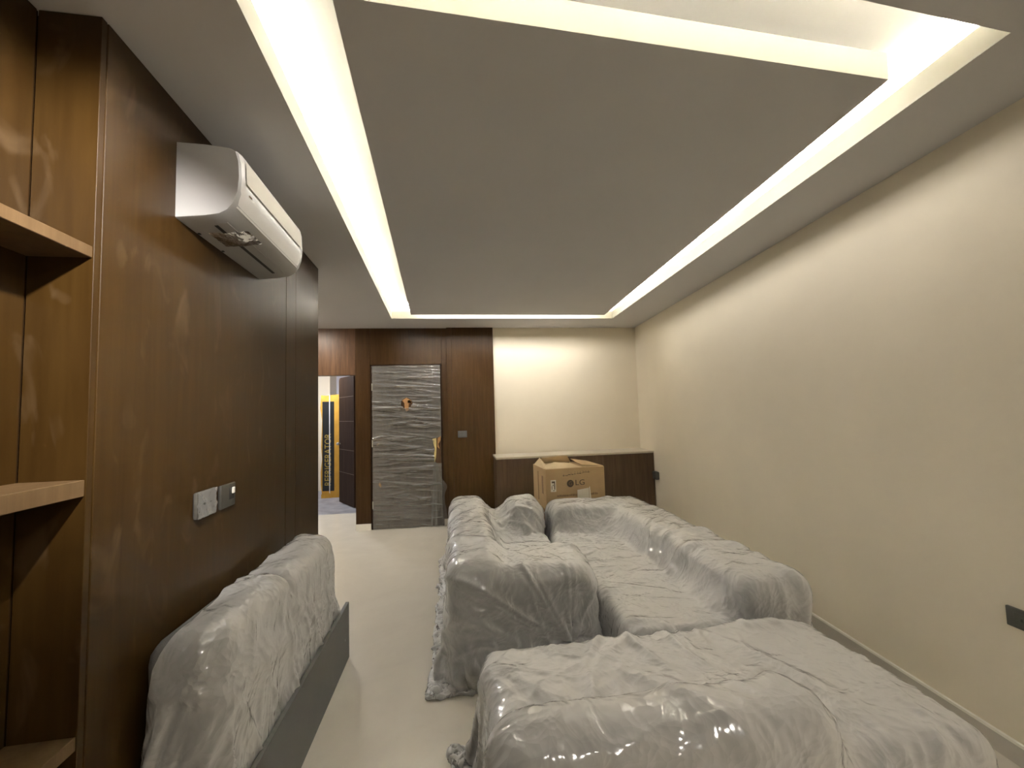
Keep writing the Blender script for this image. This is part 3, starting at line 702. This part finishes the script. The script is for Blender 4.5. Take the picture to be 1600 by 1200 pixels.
def crease(G, U, V, rs, bag, ztop, knot):
    """raise long soft folds, short sharp creases and fine crinkles along the sheet's normals"""
    du = np.gradient(G, axis=1); dv = np.gradient(G, axis=0); n = np.cross(du, dv); n /= np.linalg.norm(n, axis=2, keepdims=True)+1e-9
    Hh = np.zeros_like(U); u0, u1, v0, v1 = U.min(), U.max(), V.min(), V.max()
    us, vs = U[0], V[:, 0]
    def one(cu, cv, th, L, w, amp, bend, sharp=1.0):
        R = L+3*w
        a, b = np.searchsorted(us, (cu-R, cu+R)); c, d = np.searchsorted(vs, (cv-R, cv+R))
        if b-a < 2 or d-c < 2: return
        x = U[c:d, a:b]-cu; y = V[c:d, a:b]-cv
        p = x*math.cos(th)+y*math.sin(th); q = -x*math.sin(th)+y*math.cos(th)+bend*p*p/L
        t = np.clip(1-(p/L)**2, 0, 1)
        Hh[c:d, a:b] = np.maximum(Hh[c:d, a:b], amp*t*np.exp(-(np.abs(q)/(w*(0.35+0.65*t)))**sharp))
    area = (u1-u0)*(v1-v0)
    for k in range(int(area*9)):        # broad swells
        one(rs.uniform(u0, u1), rs.uniform(v0, v1), rs.uniform(0, 3.14), rs.uniform(0.2, 0.6), rs.uniform(0.025, 0.06), rs.uniform(0.009, 0.026), rs.normal()*0.35, 2.0)
    base = Hh.copy(); Hh[:] = 0
    for k in range(int(area*30)):       # creases
        one(rs.uniform(u0, u1), rs.uniform(v0, v1), rs.uniform(0, 3.14), rs.uniform(0.06, 0.35), rs.uniform(0.007, 0.016), rs.uniform(0.003, 0.011), rs.normal()*0.3, 1.1)
    mid = Hh.copy(); Hh[:] = 0
    for k in range(int(area*14)):       # patches of fine crinkles
        cu, cv, th = rs.uniform(u0, u1), rs.uniform(v0, v1), rs.uniform(0, 3.14)
        for _ in range(9): one(cu+rs.normal()*0.06, cv+rs.normal()*0.06, th+rs.normal()*0.6, rs.uniform(0.02, 0.08), rs.uniform(0.005, 0.009), rs.uniform(0.002, 0.005), 0.2*rs.normal(), 1.2)
    fine = Hh.copy(); Hh[:] = 0
    # hanging folds run down the skirts
    per = []
    for k in range(int((u1-u0)/0.075)): per += [(rs.uniform(u0, u1), bag[2]-rs.uniform(0.1, 0.4), 1.57), (rs.uniform(u0, u1), bag[3]+rs.uniform(0.1, 0.4), 1.57)]
    for k in range(int((v1-v0)/0.075)): per += [(bag[0]-rs.uniform(0.1, 0.4), rs.uniform(v0, v1), 0.0), (bag[1]+rs.uniform(0.1, 0.4), rs.uniform(v0, v1), 0.0)]
    for cu, cv, th in per: one(cu, cv, th+rs.normal()*0.22, rs.uniform(0.15, 0.5), rs.uniform(0.012, 0.03), rs.uniform(0.006, 0.02), rs.normal()*0.12, 1.4)
    if knot is not None:                # pull lines that fan out from the knot
        for k in range(34):
            th = rs.uniform(0, 6.283); L = rs.uniform(0.15, 0.55)
            one(knot[0]+math.cos(th)*(L*0.95), knot[1]+math.sin(th)*(L*0.95), th, L, rs.uniform(0.010, 0.022), rs.uniform(0.008, 0.02), rs.normal()*0.05, 1.3)
    Hh = np.maximum(Hh, mid)+base+fine
    return G+n*np.where(n[..., 2:3]*0+1 > 0, Hh[..., None], 0)*np.sign(1.0)

def drape(root, boxes, x0, x1, y0, y1, ztop, seed, h=0.034, steps=110, obstacles=(), knot=None, clamp=None, mat='wrap', warp=0.02, bag=None, flare=(0.10, 0.10, 0.10, 0.10), pinrow=None):
    rs = np.random.RandomState(seed)
    nx = int(round((x1-x0)/h))+1; ny = int(round((y1-y0)/h))+1
    X, Y = np.meshgrid(np.linspace(x0, x1, nx), np.linspace(y0, y1, ny))
    Z = np.full_like(X, ztop+0.015)
    for k in range(14):          # gentle random waves, so that folds have somewhere to start
        a, b = rs.randn(2)*5; Z += warp/4*np.sin(a*X+b*Y+rs.rand()*6)
    P = np.stack([X.ravel(), Y.ravel(), Z.ravel()+warp], 1); V = np.zeros_like(P)
    bx = list(boxes)+list(obstacles)
    def field(X, Y, f, k):          # smooth random field, 0..1
        r = np.zeros_like(X)
        for _ in range(k):
            a, b = rs.randn(2)*f; r += np.sin(a*X+b*Y+rs.rand()*6.28)
        r /= math.sqrt(k/2.0); return 1/(1+np.exp(-2.2*r))
    jc = None
    pin = None; knot_uv = None
    if bag is not None:          # the skirt is gathered towards the sofa: a bag, not a loose sheet
        state = {'m': 1.2}
        if pinrow is not None:
            sel = np.where((X.ravel() < x0+1e-6) & (Y.ravel() > bag[2]) & (Y.ravel() < bag[3]))[0]; tg = P[sel].copy(); tg[:, 0] = pinrow(tg[:, 1]); tg[:, 2] = ztop-0.06; P[sel] = tg; pin = (sel, tg)
        extra = clamp
        def clamp(P, st=state, extra=extra):
            z = np.clip(P[:, 2]/ztop, 0, 1); m = [st['m']+0.012+f*(1-z) for f in flare]
            P[:, 0] = np.clip(P[:, 0], bag[0]-m[0], bag[1]+m[1]); P[:, 1] = np.clip(P[:, 1], bag[2]-m[2], bag[3]+m[3])
            if extra is not None: extra(P)
        P, V = simulate(P, V, nx, ny, h, bx, 30, 6, rs, clamp=clamp, pin=pin)
        n = max(1, (steps-30)//5)
        for k in range(n):
            state['m'] = 0.9*(1-(k+1)/n)**1.5
            P, V = simulate(P, V, nx, ny, h, bx, 5, 6, rs, clamp=clamp, pin=pin)
        P, V = simulate(P, V, nx, ny, h, bx, 20, 6, rs, clamp=clamp, pin=pin)
        pin = None
    if knot is not None:
        kp = np.array(knot); i0 = int(((P-kp)**2).sum(1).argmin()); jy, jx = divmod(i0, nx)
        JY, JX = np.meshgrid(np.arange(ny), np.arange(nx), indexing='ij'); dd = np.sqrt((JY-jy)**2+(JX-jx)**2).ravel()*h
        sel = np.where(dd < 0.13)[0]; knot_uv = (X.ravel()[i0], Y.ravel()[i0])
        start = P[sel].copy(); tgt = kp+(start-kp)*0.10
        for s in range(12):
            t = (s+1)/12; P, V = simulate(P, V, nx, ny, h, bx, 4, 6, rs, pin=(sel, start*(1-t)+tgt*t), clamp=clamp, jit=jc)
        pin = (sel, tgt)
    P, nx2, ny2 = upsample(P, nx, ny)
    X2, Y2 = np.meshgrid(np.linspace(x0, x1, nx2), np.linspace(y0, y1, ny2))
    jf = None
    if pin is not None:
        d = ((P-kp)**2).sum(1); sel = np.where(d < 0.03**2)[0]; pin = (sel, P[sel].copy()) if len(sel) else None
    P, V = simulate(P, np.zeros_like(P), nx2, ny2, h/2, bx, 10, 5, rs, jit=jf, pin=pin, clamp=clamp)
    P, nx2, ny2 = upsample(P, nx2, ny2)
    G = P.reshape(ny2, nx2, 3)
    for _ in range(2):
        G[1:-1, 1:-1] = 0.5*G[1:-1, 1:-1]+0.125*(G[:-2, 1:-1]+G[2:, 1:-1]+G[1:-1, :-2]+G[1:-1, 2:])
    X2, Y2 = np.meshgrid(np.linspace(x0, x1, nx2), np.linspace(y0, y1, ny2))
    G = crease(G, X2, Y2, rs, bag if bag is not None else (x0+0.05, x0+0.40, y0+0.45, y1-0.45), ztop, knot_uv)
    P = G.reshape(-1, 3)
    collide(P, P.copy(), boxes, 0.004, 0.0)
    I = np.arange(nx2*ny2).reshape(ny2, nx2)
    faces = np.stack([I[:-1, :-1], I[:-1, 1:], I[1:, 1:], I[1:, :-1]], -1).reshape(-1, 4)
    if bag is not None:          # cut the sheet's corners and hem off
        cxm, cym = ((X2[:-1, :-1]+X2[1:, 1:])/2).ravel(), ((Y2[:-1, :-1]+Y2[1:, 1:])/2).ravel()
        dx = np.maximum(np.maximum(bag[0]-cxm, cxm-bag[1]), 0); dy = np.maximum(np.maximum(bag[2]-cym, cym-bag[3]), 0)
        faces = faces[(np.sqrt(dx*dx+dy*dy) < ztop*0.95) | (np.maximum(dx, dy) > 99)]
        used = np.unique(faces); mp = np.full(len(P), -1); mp[used] = np.arange(len(used)); P = P[used]; faces = mp[faces]
    base = np.array(pw(root).translation)
    me = bpy.data.meshes.new('plastic_wrap'); Pb = (P-base).astype(np.float32); nf = len(faces)
    me.vertices.add(len(Pb)); me.vertices.foreach_set('co', Pb.ravel())
    me.loops.add(nf*4); me.loops.foreach_set('vertex_index', faces.ravel().astype(np.int32))
    me.polygons.add(nf); me.polygons.foreach_set('loop_start', np.arange(0, nf*4, 4, dtype=np.int32))
    me.polygons.foreach_set('use_smooth', np.ones(nf, dtype=bool)); me.update(calc_edges=True); me.validate()
    me.materials.append(MAT[mat])
    o = bpy.data.objects.new('plastic_wrap', me); COL.objects.link(o); o.parent = root
    o['label'] = 'crinkled clear plastic sheet draped over the sofa'
    return o

def sofa(name, label, parts, base):
    t = thing(name, base, label, 'sofa')
    for pn, rb in parts: link_bm(pn, rb.bm(), 'fabric', t, 60)
    return t

# left sofa of the pair: back along the walkway, arms at both ends
A_parts = [('backrest', RB((-0.060, 2.50, 0.05), (0.270, 4.55, 0.675), 0.09)),
           ('arm', RB((-0.050, 2.485, 0.05), (0.805, 2.96, 0.615), 0.075)),
           ('arm', RB((0.470, 3.98, 0.05), (0.825, 4.50, 0.655), 0.13)),
           ('seat', RB((0.16, 2.90, 0.05), (0.805, 4.50, 0.40), 0.06))]
A = sofa('wrapped_sofa', 'plastic wrapped grey sofa beside the walkway, arm end tied in a knot', A_parts, (0.36, 3.5, 0))
# right sofa of the pair, along the cream wall
B_parts = [('seat', RB((0.88, 2.12, 0.05), (1.55, 4.20, 0.40), 0.05)),
           ('backrest', RB((1.49, 2.10, 0.05), (1.90, 4.32, 0.610), 0.10)),
           ('backrest', RB((0.90, 3.93, 0.05), (1.86, 4.33, 0.625), 0.10))]
B = sofa('wrapped_sofa', 'plastic wrapped corner sofa with low back along the cream wall', B_parts, (1.37, 3.2, 0))
# near sofa with its back towards the photographer
C_parts = [('seat', RB((0.11, 1.22, 0.05), (1.74, 2.04, 0.445), 0.06)),
           ('backrest', RB((0.075, 1.16, 0.05), (1.150, 1.41, 0.635), 0.11))]
Cc = sofa('wrapped_sofa', 'plastic wrapped wide sofa set crosswise with a thick bolster back', C_parts, (0.9, 1.55, 0))
# upright sofa section against the panelled wall
lean = -0.04
D_parts = [('cushion_block', RB((-0.985, 1.53, 0.02), (-0.738, 2.13, 0.845), 0.09, lean, (-0.80, 2.2, 0.0))),
           ('cushion_block', RB((-0.985, 2.13, 0.02), (-0.738, 2.84, 0.825), 0.09, lean, (-0.80, 2.2, 0.0)))]
D = sofa('wrapped_sofa_section', 'plastic wrapped upright sofa section leaning on the walnut wall, dark base board', D_parts, (-0.83, 2.2, 0))
box('base_board', (-0.726, 1.30, 0.0), (-0.704, 2.945, 0.345), 'board', D, 0.002, 1)

for t, parts in ((A, A_parts), (B, B_parts), (Cc, C_parts)):      # short feet under the seats
    lo = np.min([p.lo for _, p in parts], 0); hi = np.max([p.hi for _, p in parts], 0)
    for fx in (lo[0]+0.1, hi[0]-0.1):
        for fy in (lo[1]+0.1, hi[1]-0.1):
            box('foot', (fx-0.025, fy-0.025, 0.0), (fx+0.025, fy+0.025, 0.07), 'black', t)

aB, bB, cB, dB = ([p for _, p in q] for q in (A_parts, B_parts, C_parts, D_parts))
walls = []
drape(A, aB, -0.70, 1.22, 1.88, 5.10, 0.70, 1, obstacles=bB, knot=(0.640, 2.455, 0.20), bag=(-0.06, 0.825, 2.485, 4.55), flare=(0.11, 0.012, 0.05, 0.06))
drape(B, bB, 0.52, 2.44, 1.75, 4.85, 0.66, 2, obstacles=aB, bag=(0.88, 1.90, 2.10, 4.33), flare=(0.012, 0.22, 0.02, 0.06))
drape(Cc, cB, -0.36, 2.20, 0.58, 2.50, 0.66, 3, obstacles=[aB[1]]+bB[:2], bag=(0.075, 1.74, 1.16, 2.04), flare=(0.12, 0.10, 0.10, 0.012))
def clampD(P):
    xw = -1.0619-0.0309*(P[:, 1]-3)+0.006
    P[:, 0] = np.maximum(P[:, 0], xw)
    k = (P[:, 2] < 0.38) & (P[:, 2] > -1) & (P[:, 0] > -0.729) & (P[:, 1] > 1.3) & (P[:, 1] < 2.95); P[k, 0] = np.maximum(P[k, 0]-0.05, -0.729)
drape(D, dB, -1.07, 0.16, 0.75, 3.60, 0.88, 4, clamp=clampD, warp=0.01, bag=(-1.3, -0.738, 1.53, 2.84), flare=(0.0, 0.012, 0.03, 0.04), pinrow=lambda y: -1.0619-0.0309*(y-3)+0.008)
